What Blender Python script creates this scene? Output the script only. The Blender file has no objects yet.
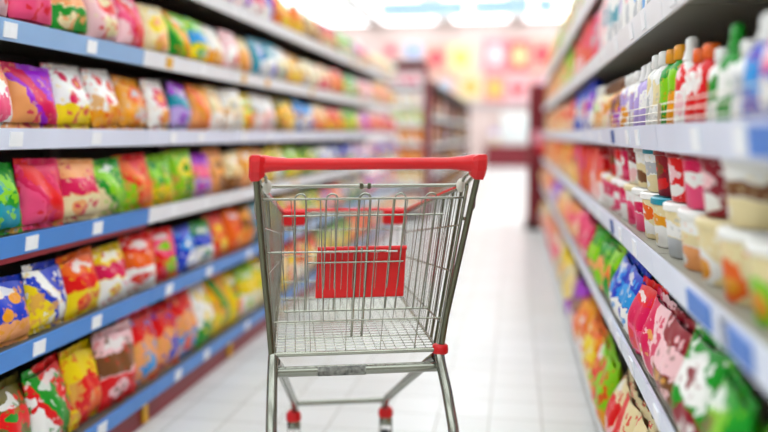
import bpy, math, random
from mathutils import Vector, Matrix

random.seed(7)
C = bpy.context.scene.collection
sc = bpy.context.scene
PI = math.pi

# ------------------------------------------------------------------ camera, world, exposure
F_PX = 780.0
cam_data = bpy.data.cameras.new('camera')
cam = bpy.data.objects.new('camera', cam_data)
C.objects.link(cam)
cam.location = (0, 0, 1.10)
cam.rotation_euler = (PI / 2 - math.radians(6.0), 0, math.radians(9.49))
cam_data.sensor_width = 36.0
cam_data.lens = F_PX / 768 * 36.0
cam_data.clip_start = 0.05
cam_data.dof.use_dof = True
cam_data.dof.focus_distance = 1.90
cam_data.dof.aperture_fstop = 0.9
cam_data.dof.aperture_blades = 0
sc.camera = cam

world = bpy.data.worlds.new('world')
sc.world = world
world.use_nodes = True
world.node_tree.nodes['Background'].inputs[0].default_value = (0.95, 0.98, 1.0, 1)
world.node_tree.nodes['Background'].inputs[1].default_value = 1.0

sc.view_settings.view_transform = 'Standard'
sc.view_settings.look = 'None'
sc.view_settings.gamma = 1.0
sc.view_settings.exposure = -0.2
LAMP = 3.6            # emission of the luminous ceiling panels

# ------------------------------------------------------------------ helpers
def srgb(c):
    if isinstance(c, str):
        c = tuple(int(c[i:i + 2], 16) for i in (0, 2, 4))
    return tuple((v / 255 / 12.92) if v / 255 <= 0.04045 else ((v / 255 + 0.055) / 1.055) ** 2.4 for v in c)


def mat(name, col, rough=0.5, metal=0.0, bump=0.0, bscale=200.0, var=0.0, vscale=8.0, emit=0.0, coat=0.0):
    m = bpy.data.materials.new(name)
    m.use_nodes = True
    nt = m.node_tree
    b = nt.nodes['Principled BSDF']
    c = srgb(col)
    b.inputs['Base Color'].default_value = (*c, 1)
    b.inputs['Roughness'].default_value = rough
    b.inputs['Metallic'].default_value = metal
    b.inputs['Coat Weight'].default_value = coat
    tc = nt.nodes.new('ShaderNodeTexCoord')
    if var > 0:
        n = nt.nodes.new('ShaderNodeTexNoise')
        n.inputs['Scale'].default_value = vscale
        n.inputs['Detail'].default_value = 3
        nt.links.new(tc.outputs['Object'], n.inputs['Vector'])
        mp = nt.nodes.new('ShaderNodeMapRange')
        mp.inputs['From Min'].default_value = 0.3
        mp.inputs['From Max'].default_value = 0.7
        mp.inputs['To Min'].default_value = 1 - var
        mp.inputs['To Max'].default_value = 1 + var * 0.4
        nt.links.new(n.outputs['Fac'], mp.inputs['Value'])
        mx = nt.nodes.new('ShaderNodeVectorMath')
        mx.operation = 'SCALE'
        mx.inputs[0].default_value = c
        nt.links.new(mp.outputs[0], mx.inputs['Scale'])
        nt.links.new(mx.outputs[0], b.inputs['Base Color'])
    if bump > 0:
        n2 = nt.nodes.new('ShaderNodeTexNoise')
        n2.inputs['Scale'].default_value = bscale
        nt.links.new(tc.outputs['Object'], n2.inputs['Vector'])
        bp = nt.nodes.new('ShaderNodeBump')
        bp.inputs['Strength'].default_value = bump
        bp.inputs['Distance'].default_value = 0.002
        nt.links.new(n2.outputs['Fac'], bp.inputs['Height'])
        nt.links.new(bp.outputs[0], b.inputs['Normal'])
    if emit > 0:
        b.inputs['Emission Color'].default_value = (*c, 1)
        b.inputs['Emission Strength'].default_value = emit
    return m


class MB:
    """collects shapes; build() links them as ONE mesh object"""
    def __init__(self):
        self.v, self.f = [], []

    def add(self, vs, fs):
        o = len(self.v)
        self.v += [tuple(v) for v in vs]
        self.f += [tuple(i + o for i in f) for f in fs]
        return self

    def box(self, x0, y0, z0, x1, y1, z1, b=0.0):
        if b <= 0:
            vs = [(x, y, z) for z in (z0, z1) for y in (y0, y1) for x in (x0, x1)]
            return self.add(vs, [(0, 2, 3, 1), (4, 5, 7, 6), (0, 1, 5, 4), (2, 6, 7, 3), (0, 4, 6, 2), (1, 3, 7, 5)])
        # chamfered box: rounded in plan, inset top and bottom rings
        def ring(z, i):
            a, c = x0 + i, x1 - i
            d, e = y0 + i, y1 - i
            q = b
            return [(a + q, d, z), (c - q, d, z), (c, d + q, z), (c, e - q, z), (c - q, e, z), (a + q, e, z), (a, e - q, z), (a, d + q, z)]
        vs = ring(z0, b) + ring(z0 + b, 0) + ring(z1 - b, 0) + ring(z1, b)
        fs = [tuple(range(7, -1, -1)), tuple(range(24, 32))]
        for k in range(3):
            for i in range(8):
                j = (i + 1) % 8
                fs.append((k * 8 + i, k * 8 + j, k * 8 + 8 + j, k * 8 + 8 + i))
        return self.add(vs, fs)

    def tube(self, pts, r, n=8, closed=False):
        pts = [Vector(p) for p in pts]
        m = len(pts)
        rs = r if isinstance(r, (list, tuple)) else [r] * m
        vs, fs = [], []
        up = None
        for i, p in enumerate(pts):
            if closed:
                t = (pts[(i + 1) % m] - pts[i - 1]).normalized()
            else:
                t = (pts[min(i + 1, m - 1)] - pts[max(i - 1, 0)]).normalized()
            if up is None:
                up = Vector((0, 0, 1)) if abs(t.z) < 0.9 else Vector((1, 0, 0))
            s = t.cross(up).normalized()
            up = s.cross(t).normalized()
            for k in range(n):
                a = 2 * PI * k / n
                vs.append(p + (s * math.cos(a) + up * math.sin(a)) * rs[i])
        for i in range(m if closed else m - 1):
            j = (i + 1) % m
            for k in range(n):
                l = (k + 1) % n
                fs.append((i * n + k, i * n + l, j * n + l, j * n + k))
        if not closed:
            fs.append(tuple(range(n - 1, -1, -1)))
            fs.append(tuple(range((m - 1) * n, m * n)))
        return self.add(vs, fs)

    def lathe(self, prof, n=20, cx=0, cy=0, sx=1, sy=1):
        vs, fs = [], []
        for r, z in prof:
            for k in range(n):
                a = 2 * PI * k / n
                vs.append((cx + r * sx * math.cos(a), cy + r * sy * math.sin(a), z))
        for i in range(len(prof) - 1):
            for k in range(n):
                l = (k + 1) % n
                fs.append((i * n + k, i * n + l, (i + 1) * n + l, (i + 1) * n + k))
        fs.append(tuple(range(n - 1, -1, -1)))
        fs.append(tuple(range((len(prof) - 1) * n, len(prof) * n)))
        return self.add(vs, fs)

    def map(self, fn):
        self.v = [tuple(fn(Vector(v))) for v in self.v]
        return self

    def mesh(self, name, m, smooth=False):
        me = bpy.data.meshes.new(name)
        me.from_pydata(self.v, [], self.f)
        me.validate()
        if m:
            me.materials.append(m)
        if smooth:
            me.polygons.foreach_set('use_smooth', [True] * len(me.polygons))
            me.set_sharp_from_angle(angle=math.radians(50))
        me.update()
        return me

    def build(self, name, m, parent=None, smooth=False):
        o = bpy.data.objects.new(name, self.mesh(name, m, smooth))
        C.objects.link(o)
        if parent:
            o.parent = parent
        return o


def empty(name, loc=(0, 0, 0), rz=0.0):
    o = bpy.data.objects.new(name, None)
    o.empty_display_size = 0.1
    C.objects.link(o)
    o.location = loc
    o.rotation_euler = (0, 0, rz)
    return o


def tag(o, label, cat, group=None):
    if len(label.split()) > 16:
        label = label.replace("shelving's ", '').replace(' shelf up', ' shelf')
    o['label'] = label
    o['category'] = cat
    if group:
        o['group'] = group
    return o


def struct(o):
    o['kind'] = 'structure'
    return o


def copy_tree(o, parent=None):
    c = o.copy()
    C.objects.link(c)
    c.parent = parent
    for ch in list(o.children):
        copy_tree(ch, c)
    return c


# ------------------------------------------------------------------ the room
def floor_mat():
    m = bpy.data.materials.new('floor_tiles')
    m.use_nodes = True
    nt = m.node_tree
    b = nt.nodes['Principled BSDF']
    tc = nt.nodes.new('ShaderNodeTexCoord')
    mp = nt.nodes.new('ShaderNodeMapping')
    mp.inputs['Location'].default_value = (-0.12 + 0.2, 0.03, 0)
    nt.links.new(tc.outputs['Object'], mp.inputs['Vector'])
    br = nt.nodes.new('ShaderNodeTexBrick')
    br.offset = 0.0
    br.inputs['Scale'].default_value = 1.0
    br.inputs['Brick Width'].default_value = 0.2
    br.inputs['Row Height'].default_value = 0.2
    br.inputs['Mortar Size'].default_value = 0.0022
    br.inputs['Mortar Smooth'].default_value = 0.3
    br.inputs['Color1'].default_value = (*srgb('e2e3e1'), 1)
    br.inputs['Color2'].default_value = (*srgb('dadbd8'), 1)
    br.inputs['Mortar'].default_value = (*srgb('8f8c7c'), 1)
    nt.links.new(mp.outputs[0], br.inputs['Vector'])
    n = nt.nodes.new('ShaderNodeTexNoise')
    n.inputs['Scale'].default_value = 2.2
    n.inputs['Detail'].default_value = 6
    nt.links.new(tc.outputs['Object'], n.inputs['Vector'])
    mr = nt.nodes.new('ShaderNodeMapRange')
    mr.inputs['To Min'].default_value = 0.92
    mr.inputs['To Max'].default_value = 1.04
    nt.links.new(n.outputs['Fac'], mr.inputs['Value'])
    vm = nt.nodes.new('ShaderNodeVectorMath')
    vm.operation = 'SCALE'
    nt.links.new(br.outputs['Color'], vm.inputs[0])
    nt.links.new(mr.outputs[0], vm.inputs['Scale'])
    nt.links.new(vm.outputs[0], b.inputs['Base Color'])
    b.inputs['Roughness'].default_value = 0.28
    return m


M_ceiling = mat('ceiling_white', 'f4f5f4', 0.8, var=0.03, vscale=1.5)
M_side = mat('side_wall_paint', 'b9b4aa', 0.7, var=0.04, vscale=2)
M_wall = mat('wall_paint', 'd8c2bc', 0.7, var=0.04, vscale=2)
struct(MB().box(-8, -4, -0.1, 8, 28, 0).build('floor', floor_mat()))
struct(MB().box(-8, -4, 5.0, 8, 28, 5.1).build('ceiling', M_ceiling))
struct(MB().box(-8, 27.5, 0, 8, 27.7, 5.0).build('wall_back', M_wall))
struct(MB().box(-8.2, -4, 0, -8, 28, 5.0).build('wall_left', M_side))
struct(MB().box(8, -4, 0, 8.2, 28, 5.0).build('wall_right', M_side))
struct(MB().box(-8, -4.2, 0, 8, -4, 5.0).build('wall_front', M_side))

# luminous panel lamps under the ceiling
M_tube = mat('lamp_diffuser_light', 'f6fbff', 0.4, emit=LAMP)
M_house = mat('lamp_housing', 'f2f4f5', 0.5, var=0.02)
lamp0 = empty('ceiling_lamp', (0, 0, 4.9))
fr = MB()
fr.box(-0.95, -1.55, 0.0, -0.90, 1.55, 0.10).box(0.90, -1.55, 0.0, 0.95, 1.55, 0.10)
fr.box(-0.90, -1.55, 0.0, 0.90, -1.50, 0.10).box(-0.90, 1.50, 0.0, 0.90, 1.55, 0.10)
fr.build('frame', M_house, lamp0)
MB().box(-0.90, -1.50, 0.02, 0.90, 1.50, 0.04).build('diffuser', M_tube, lamp0)
COLS = [(-6.0, 'outer left column'), (-3.6, 'column left of the left shelving'), (-1.2, 'column above the left shelving'),
        (1.2, 'column above the right shelving'), (3.6, 'column right of the right shelving'), (6.0, 'outer right column')]
ROWW = ['behind the camera', 'nearest row ahead', 'second row', 'third row', 'fourth row', 'fifth row', 'sixth row', 'row by the back wall']
n = 0
for j_, ly in enumerate((-1.8, 2.2, 6.2, 10.2, 14.2, 18.2, 22.2, 25.8)):
    for lx, cw in COLS:
        o = lamp0 if n == 0 else copy_tree(lamp0)
        o.location = (lx, ly, 4.9)
        tag(o, f'white ceiling lamp panel, {cw}, {ROWW[j_]}', 'lamp', 'lamp panels under the ceiling')
        n += 1

# ------------------------------------------------------------------ shelving
M_back = mat('shelf_back_grey', '3c3934', 0.6, var=0.08)
M_deck = mat('shelf_deck_grey', '66635a', 0.5, var=0.06)
M_deckr = mat('shelf_deck_light_grey', '9b988b', 0.5, var=0.06)
M_post = mat('upright_grey', '4d4a46', 0.4)
M_blue = mat('rail_blue', '3f86d6', 0.35, var=0.07, vscale=5)
M_blue2 = mat('rail_pale_blue', '93b9e3', 0.35, var=0.07, vscale=5)
M_white = mat('rail_white', 'eceef2', 0.35, var=0.04, vscale=5)
M_lilac = mat('rail_cool_white', 'dfe5f6', 0.35, var=0.05, vscale=4)
M_maroon = mat('maroon_paint', '8a1526', 0.4, var=0.1)
M_tagw = mat('price_card_white', 'f6f8fb', 0.5, var=0.05, vscale=30)
M_tagb = mat('price_card_blue', '4a7fd0', 0.5, var=0.1, vscale=30)
M_tagd = mat('price_card_dark_blue', '20509c', 0.5, var=0.1)
M_yel = mat('tag_yellow', 'e9b021', 0.5, var=0.08)
M_wire = mat('guard_wire', 'd9d2c0', 0.3, metal=0.6)

LX = -1.345     # front plane of the left shelves
RX = 0.315      # front plane of the right shelves
L_Z = [0.15, 0.515, 0.82, 1.11, 1.40, 1.715]     # height of each left shelf board's top
R_Z = [0.10, 0.53, 0.835, 1.115, 1.40, 1.70]


def bay(name, side, y0, zs, rails, depth, label, group, plinth=True, top=2.05, guard=False, tagcol=None):
    """local frame: x along the aisle 0..0.9, front at y=0, back at y=depth (rotated to its side)"""
    w = 0.9
    if side == 'L':
        root = empty(name, (LX, y0, 0), PI / 2)
    else:
        root = empty(name, (RX, y0 + w, 0), -PI / 2)
    # side L: local x -> +Y, local y -> -X ; side R: local x -> -Y, local y -> +X
    MB().box(0.004, depth - 0.02, 0.0, w - 0.004, depth, top).build('back_panel', M_back, root)
    for x in (0.0, w - 0.03):
        MB().box(x + 0.002, depth - 0.06, 0, x + 0.028, depth - 0.021, top + 0.01).build('upright', M_post, root)
    if plinth:
        MB().box(0.004, 0.03, 0, w - 0.004, 0.05, zs[0] - 0.03).build('plinth', M_maroon if side == 'L' else M_white, root)
    for k, z in enumerate(zs):
        sh = MB().box(0.004, 0.006, z - 0.024, w - 0.004, depth - 0.021, z).build('shelf', M_deck if side == 'L' else M_deckr, root)
        rm = rails[k]
        h = 0.052
        r_ = MB()
        r_.add([(0.002, 0.004, z - h), (w - 0.002, 0.004, z - h), (w - 0.002, -0.004, z + 0.006), (0.002, -0.004, z + 0.006),
                (0.002, -0.004, z - h), (w - 0.002, -0.004, z - h), (w - 0.002, -0.012, z + 0.006), (0.002, -0.012, z + 0.006)],
               [(0, 1, 2, 3), (7, 6, 5, 4), (0, 4, 5, 1), (3, 2, 6, 7), (0, 3, 7, 4), (1, 5, 6, 2)])
        r_.build('price_rail', rm, sh)
        cnt = 2 if side == 'L' else 3
        for q in range(cnt):
            x = 0.10 + q * (w - 0.16) / cnt + random.uniform(0, 0.1)
            tw = 0.055 if rm is not M_white else 0.05
            tm = M_tagw
            if side == 'R':
                tm = M_tagw
            if rm is M_white and side == 'L':
                tm = random.choice([M_tagw, M_yel, M_tagw])
            if tagcol and (k, q) in tagcol:
                tm = tagcol[(k, q)][0]
                x = tagcol[(k, q)][1]
                tw = tagcol[(k, q)][2]
            yb = -0.0075
            MB().add([(x, yb - 0.0015, z - 0.044), (x + tw, yb - 0.0015, z - 0.044), (x + tw, yb - 0.007, z - 0.004), (x, yb - 0.007, z - 0.004),
                      (x, yb + 0.002, z - 0.044), (x + tw, yb + 0.002, z - 0.044), (x + tw, yb - 0.003, z - 0.004), (x, yb - 0.003, z - 0.004)],
                     [(0, 1, 2, 3), (7, 6, 5, 4), (0, 4, 5, 1), (3, 2, 6, 7), (0, 3, 7, 4), (1, 5, 6, 2)]).build('price_card', tm, sh)
    if guard:
        z = zs[3]
        g = MB()
        for dz in (0.015, 0.032, 0.049):
            g.tube([(0.01, -0.004, z + dz), (w - 0.01, -0.004, z + dz)], 0.0016, 6)
        for x in (0.012, w / 2, w - 0.012):
            g.tube([(x, -0.004, z - 0.002), (x, -0.004, z + 0.052)], 0.002, 6)
        g.build('wire_guard', M_wire, root)
    tag(root, label, 'shelf', group)
    return root


ORD = ['nearest', 'second', 'third', 'fourth', 'fifth', 'sixth', 'seventh', 'eighth', 'ninth']
for i in range(8):
    y0 = 1.8 + 0.9 * i
    lower = M_blue if i < 4 else M_blue2
    mid = M_blue if y0 < 2.6 else M_white
    rails = [lower, M_blue if i < 3 else M_blue2, mid, M_lilac, M_blue2 if i == 0 else M_white, M_white]
    r = bay('shelving_bay', 'L', y0, L_Z, rails, 0.42,
            f'{ORD[i]} bay of the tall left shelving with blue and white rails, counted from the camera' if i < 7 else
            'last bay at the far end of the left shelving with white rails', 'bays of the left shelving')
    if i < 3:
        MB().box(0.86, 0.018, 0.012, 0.895, 0.029, 0.10).build('plinth_tag', M_yel, r)
    if i == 0:
        MB().box(0.004, 0.001, L_Z[2] - 0.068, 0.896, 0.006, L_Z[2] - 0.052).build('lower_trim', M_maroon, r)
for i in range(9):
    y0 = 0.9 + 0.9 * i
    tc = {}
    if i == 0:
        tc = {(2, 0): (M_tagb, 0.38, 0.16), (2, 1): (M_tagb, 0.60, 0.16), (3, 0): (M_tagb, 0.70, 0.12)}
    if i == 1:
        tc = {(3, 0): (M_tagd, 0.10, 0.05), (2, 0): (M_tagd, 0.15, 0.05)}
    bay('shelving_bay', 'R', y0, R_Z, [M_white, M_lilac, M_lilac, M_lilac, M_white, M_white], 0.40,
        f'{ORD[i]} bay of the right shelving with white rails, counted from the camera' if i < 8 else
        'last bay at the far end of the right shelving beside the dark red pillar', 'bays of the right shelving',
        guard=(i < 3), tagcol=tc)

# ------------------------------------------------------------------ packages
PAL = {
    'red': 'e2040c', 'orange': 'f06405', 'golden': 'eb9a00', 'yellow': 'f2d400', 'lime': '84cc00', 'green': '04921c',
    'teal': '0792a8', 'sky blue': '1f96e0', 'blue': '0838c0', 'purple': 'a005cc', 'magenta': 'd80552', 'pink': 'ee4a7c',
    'peach': 'efa060', 'cream': 'ead9a6', 'white': 'f3f2ee', 'brown': '7a4a22', 'olive': '6c6322', 'lavender': 'b7a2dd',
    'dark red': '8c1024', 'pale pink': 'f3c4c8', 'grey': 'b9bdc0',
}


def pack_mat(name, motif, W, H, rough=0.285):
    """printed foil: main / accent / third colours come from the object's own properties"""
    m = bpy.data.materials.new(name)
    m.use_nodes = True
    nt = m.node_tree
    N, Lk = nt.nodes, nt.links
    b = N['Principled BSDF']
    b.inputs['Roughness'].default_value = rough + 0.1
    b.inputs['Specular IOR Level'].default_value = 0.35

    def att(nm):
        a = N.new('ShaderNodeAttribute')
        a.attribute_type = 'OBJECT'
        a.attribute_name = nm
        return a.outputs['Color']

    def math_(op, a, b_=None, c_=None):
        q = N.new('ShaderNodeMath')
        q.operation = op
        for i, v in enumerate((a, b_, c_)):
            if v is None:
                continue
            if isinstance(v, (int, float)):
                q.inputs[i].default_value = v
            else:
                Lk.new(v, q.inputs[i])
        return q.outputs[0]

    def mix(f, a, c):
        q = N.new('ShaderNodeMix')
        q.data_type = 'RGBA'
        Lk.new(f, q.inputs[0])
        Lk.new(a, q.inputs[6])
        if isinstance(c, tuple):
            q.inputs[7].default_value = c
        else:
            Lk.new(c, q.inputs[7])
        return q.outputs[2]

    tc = N.new('ShaderNodeTexCoord')
    inf = N.new('ShaderNodeObjectInfo')
    no = N.new('ShaderNodeTexNoise')
    no.noise_dimensions = '4D'
    no.inputs['Scale'].default_value = 3.4 / W
    no.inputs['Detail'].default_value = 3
    Lk.new(tc.outputs['Object'], no.inputs['Vector'])
    Lk.new(math_('MULTIPLY', inf.outputs['Random'], 40.0), no.inputs['W'])
    sep = N.new('ShaderNodeSeparateXYZ')
    Lk.new(tc.outputs['Object'], sep.inputs[0])
    sc_ = N.new('ShaderNodeSeparateColor')
    Lk.new(no.outputs['Color'], sc_.inputs[0])
    rnd = inf.outputs['Random']
    x = math_('ADD', math_('DIVIDE', sep.outputs[0], W), math_('MULTIPLY', math_('SUBTRACT', sc_.outputs[0], 0.5), 0.45))
    z = math_('ADD', math_('DIVIDE', sep.outputs[2], H), math_('MULTIPLY', math_('SUBTRACT', sc_.outputs[1], 0.5), 0.38))
    A, B, T = att('col_main'), att('col_accent'), att('col_third')

    def ell(cx, cz, rx, rz):
        dx = math_('DIVIDE', math_('SUBTRACT', x, cx), rx)
        dz = math_('DIVIDE', math_('SUBTRACT', z, cz), rz)
        d = math_('ADD', math_('MULTIPLY', dx, dx), math_('MULTIPLY', dz, dz))
        return math_('LESS_THAN', d, 1.0)

    def band(v, lo, hi):
        return math_('MULTIPLY', math_('GREATER_THAN', v, lo), math_('LESS_THAN', v, hi))

    if motif == 'patch':
        c = mix(ell(0.0, 0.62, 0.30, 0.18), A, B)
        c = mix(ell(0.1, 0.26, 0.26, 0.15), c, T)
        c = mix(ell(-0.05, 0.62, 0.14, 0.07), c, T)
    elif motif == 'band':
        c = mix(math_('LESS_THAN', z, 0.42), A, T)
        c = mix(band(z, 0.44, 0.70), c, B)
        c = mix(ell(-0.12, 0.22, 0.2, 0.12), c, A)
    elif motif == 'swoosh':
        d = math_('ADD', x, math_('MULTIPLY', math_('SUBTRACT', z, 0.5), 0.8))
        c = mix(band(d, -0.16, 0.14), A, B)
        c = mix(math_('LESS_THAN', d, -0.30), c, T)
    elif motif == 'arc':
        c = mix(ell(0.0, 0.3, 0.40, 0.34), A, T)
        c = mix(ell(0.06, 0.28, 0.22, 0.16), c, B)
    elif motif == 'dots':
        vo = N.new('ShaderNodeTexVoronoi')
        vo.inputs['Scale'].default_value = 3.0 / W
        Lk.new(tc.outputs['Object'], vo.inputs['Vector'])
        c = mix(math_('LESS_THAN', vo.outputs['Distance'], 0.33), A, B)
        c = mix(math_('LESS_THAN', z, 0.36), c, T)
    elif motif == 'plain':
        c = mix(band(z, 0.30, 0.62), A, B)
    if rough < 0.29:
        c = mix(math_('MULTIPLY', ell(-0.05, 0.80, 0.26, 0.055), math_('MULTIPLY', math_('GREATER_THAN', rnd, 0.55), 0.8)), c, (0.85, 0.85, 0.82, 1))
        n5 = N.new('ShaderNodeTexNoise')
        n5.inputs['Scale'].default_value = 5.0 / W
        Lk.new(tc.outputs['Object'], n5.inputs['Vector'])
        food = math_('MULTIPLY', math_('MULTIPLY', math_('GREATER_THAN', n5.outputs['Fac'], 0.57), math_('LESS_THAN', z, 0.55)), math_('MULTIPLY', math_('LESS_THAN', rnd, 0.45), 0.85))
        c = mix(food, c, (*srgb('e0a24a'), 1))
        drk = math_('MULTIPLY', math_('LESS_THAN', n5.outputs['Fac'], 0.41), 0.85)
        c = mix(drk, c, B)
    # fine print speckle
    n3 = N.new('ShaderNodeTexNoise')
    n3.inputs['Scale'].default_value = 9.0 / W
    Lk.new(tc.outputs['Object'], n3.inputs['Vector'])
    c = mix(math_('MULTIPLY', math_('GREATER_THAN', n3.outputs['Fac'], 0.62), 0.55), c, T)
    Lk.new(c, b.inputs['Base Color'])
    bp = N.new('ShaderNodeBump')
    bp.inputs['Strength'].default_value = 0.5
    bp.inputs['Distance'].default_value = 0.006
    Lk.new(no.outputs['Fac'], bp.inputs['Height'])
    Lk.new(bp.outputs[0], b.inputs['Normal'])
    return m


def paint(o, cols):
    for k, nm in zip(('col_main', 'col_accent', 'col_third'), cols):
        o[k] = list(srgb(PAL[nm]))
    for ch in o.children:
        paint(ch, cols)


MOTIF_WORDS = {'patch': '{1} round patch', 'band': '{1} band', 'swoosh': '{1} diagonal stripe', 'arc': '{1} picture on {2}',
               'dots': '{1} dots', 'plain': '{1} label band'}


def bag_mesh(W, H, D, seed):
    rr = random.Random(seed)
    nx, nz = 14, 16
    ph = [rr.uniform(0, 6.28) for _ in range(6)]
    b = MB()
    vs, fs = [], []
    for side in (-1, 1):
        for j in range(nz + 1):
            t = j / nz
            for i in range(nx + 1):
                s = i / nx * 2 - 1
                prof = (max(0, math.sin(PI * (0.04 + 0.92 * t))) ** 0.55) * (0.72 + 0.45 * (1 - t))
                edge = max(0.0, 1 - abs(s) ** 2.6) ** 0.6
                wr = 1 + 0.10 * math.sin(7 * s + ph[0] + 3 * t) + 0.08 * math.sin(9 * t + ph[1] + 2 * s)
                y = side * (0.0015 + D / 2 * prof * edge * wr)
                pull = 1 - 0.07 * math.sin(PI * t) + 0.012 * math.sin(20 * t + ph[2])
                zz = 0.02 + (H - 0.04) * t
                if abs(s) < 1:
                    zz += 0.004 * math.sin(3 * s + ph[3]) * t
                vs.append((s * W / 2 * pull, y, zz))
    m = (nx + 1) * (nz + 1)
    for sd in (0, 1):
        for j in range(nz):
            for i in range(nx):
                a = sd * m + j * (nx + 1) + i
                q = (a, a + 1, a + nx + 2, a + nx + 1)
                fs.append(q if sd == 0 else q[::-1])
    for j in range(nz):
        a = j * (nx + 1)
        fs.append((a, a + nx + 1, m + a + nx + 1, m + a))
        a += nx
        fs.append((a + nx + 1, a, m + a, m + a + nx + 1))
    b.add(vs, fs)
    return b


def seal_mesh(W, z0, z1, up):
    b = MB()
    n_ = 22
    vs = []
    for i in range(n_ + 1):
        x = (i / n_ - 0.5) * W * 0.985
        zig = 0.0035 * (i % 2)
        wav = 0.003 * math.sin(i * 0.9)
        zo, zi = (z1 - zig, z0) if up else (z0 + zig, z1)
        vs += [(x, wav - 0.0012, zi), (x, wav - 0.0012, zo), (x, wav + 0.0012, zo), (x, wav + 0.0012, zi)]
    fs = []
    for i in range(n_):
        a = i * 4
        for k in range(4):
            l = (k + 1) % 4
            fs.append((a + k, a + 4 + k, a + 4 + l, a + l))
    fs += [(0, 1, 2, 3), (n_ * 4 + 3, n_ * 4 + 2, n_ * 4 + 1, n_ * 4)]
    b.add(vs, fs)
    return b


BW, BH, BD = 0.20, 0.225, 0.085
BAG_MOTIFS = ['patch', 'band', 'swoosh', 'arc', 'dots']
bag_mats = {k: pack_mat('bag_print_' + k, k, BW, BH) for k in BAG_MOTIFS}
bag_me, seal_top, seal_bot = {}, {}, {}
for k in BAG_MOTIFS:
    for v in range(2):
        bag_me[k, v] = bag_mesh(BW, BH, BD, hash((len(k), v)) % 100).mesh('snack_bag', bag_mats[k], True)
    seal_top[k] = seal_mesh(BW, BH - 0.022, BH, True).mesh('top_seal', bag_mats[k])
    seal_bot[k] = seal_mesh(BW, 0.0, 0.022, False).mesh('bottom_seal', bag_mats[k])

# bottles: round-shouldered with cap, and squat jug with pump-like cap
bot_mats = {k: pack_mat('bottle_print_' + k, k, 0.075, 0.15, 0.3) for k in ('patch', 'band', 'plain')}
M_cap = {}


def capmat(nm):
    if nm not in M_cap:
        M_cap[nm] = mat('cap_' + nm.replace(' ', '_'), PAL[nm], 0.35, var=0.05)
    return M_cap[nm]


bot_me = {}
for k in bot_mats:
    bot_me[k, 0] = MB().lathe([(0.030, 0), (0.036, 0.006), (0.037, 0.03), (0.034, 0.065), (0.037, 0.095), (0.032, 0.112), (0.016, 0.124), (0.013, 0.130)], 22, sy=0.72).mesh('bottle', bot_mats[k], True)
    bot_me[k, 1] = MB().lathe([(0.036, 0), (0.040, 0.006), (0.040, 0.075), (0.037, 0.10), (0.024, 0.116), (0.012, 0.122)], 22, sy=0.66).mesh('bottle', bot_mats[k], True)
cap_me = [MB().lathe([(0.015, 0.126), (0.017, 0.128), (0.0165, 0.152), (0.013, 0.155)], 16).mesh('cap', None, True),
          MB().lathe([(0.014, 0.119), (0.017, 0.121), (0.012, 0.140), (0.0125, 0.158), (0.006, 0.164)], 16).mesh('cap', None, True)]

# tubs
tub_mats = {k: pack_mat('tub_print_' + k, k, 0.13, 0.11, 0.3) for k in ('patch', 'band', 'arc')}
tub_me = {k: MB().lathe([(0.050, 0), (0.054, 0.004), (0.066, 0.098), (0.066, 0.102)], 28).mesh('food_tub', tub_mats[k], True) for k in tub_mats}
lid_me = MB().lathe([(0.068, 0.100), (0.071, 0.102), (0.071, 0.114), (0.066, 0.118), (0.060, 0.114)], 28).mesh('lid', None, True)

# cartons
car_mats = {k: pack_mat('carton_print_' + k, k, 0.13, 0.18, 0.4) for k in ('patch', 'band', 'arc', 'swoosh')}
car_me = {k: MB().box(-0.065, -0.045, 0, 0.065, 0.045, 0.18, 0.003).mesh('carton', car_mats[k]) for k in car_mats}
flap_me = MB().box(-0.062, -0.043, 0.1795, 0.062, 0.0, 0.1815).mesh('flap', None)

USED = set()


def unique(where, kind, cols, motif, motifs, rng):
    """a colouring that no other package of this shelf has"""
    names = list(PAL)
    m, a, t = cols
    tries = 0
    while True:
        key = (where, kind, m, a, motif) if motif != 'arc' else (where, kind, m, a, motif, t)
        if key not in USED and m != a and (motif != 'arc' or t not in (a, m)):
            USED.add(key)
            return (m, a, t), motif
        tries += 1
        motif = rng.choice(motifs)
        if tries > 3:
            a = rng.choice(names)
        if tries > 20:
            t = rng.choice(names)


def words(cols, motif):
    return MOTIF_WORDS[motif].format(*cols)


rng = random.Random(3)


def art(word):
    return word


def put(o, loc, rz, scale, tilt=0.0, roll=0.0):
    o.location = loc
    o.rotation_euler = (tilt, roll, rz)
    o.scale = scale


def new_obj(name, me, parent=None, m=None):
    o = bpy.data.objects.new(name, me)
    C.objects.link(o)
    if parent:
        o.parent = parent
    if m is not None:
        o.material_slots[0].link = 'OBJECT' if me.materials else 'DATA'
    return o


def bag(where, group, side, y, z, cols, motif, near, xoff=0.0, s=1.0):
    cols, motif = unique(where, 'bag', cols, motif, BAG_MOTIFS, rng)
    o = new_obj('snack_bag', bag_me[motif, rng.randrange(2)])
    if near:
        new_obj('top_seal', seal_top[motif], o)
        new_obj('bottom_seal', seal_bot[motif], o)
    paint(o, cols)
    sx = s * rng.uniform(1.04, 1.16)
    sz = s * rng.uniform(0.88, 0.99) * (1.2 if 'base' in where else 1.0)
    yaw = rng.uniform(-0.14, 0.14)
    lean = -rng.uniform(0.05, 0.16)
    if side == 'L':
        put(o, (LX - 0.036 - xoff + rng.uniform(-0.01, 0.004), y, z + 0.002), PI / 2 + yaw, (sx, s, sz), lean, rng.uniform(-0.06, 0.06))
    else:
        put(o, (RX + 0.052 + xoff + rng.uniform(-0.004, 0.01), y, z + 0.002), -PI / 2 + yaw, (sx, s, sz), lean, rng.uniform(-0.06, 0.06))
    tag(o, f'{cols[0]} snack bag with {words(cols, motif)}, {where}', 'bag', group)
    return o


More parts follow.
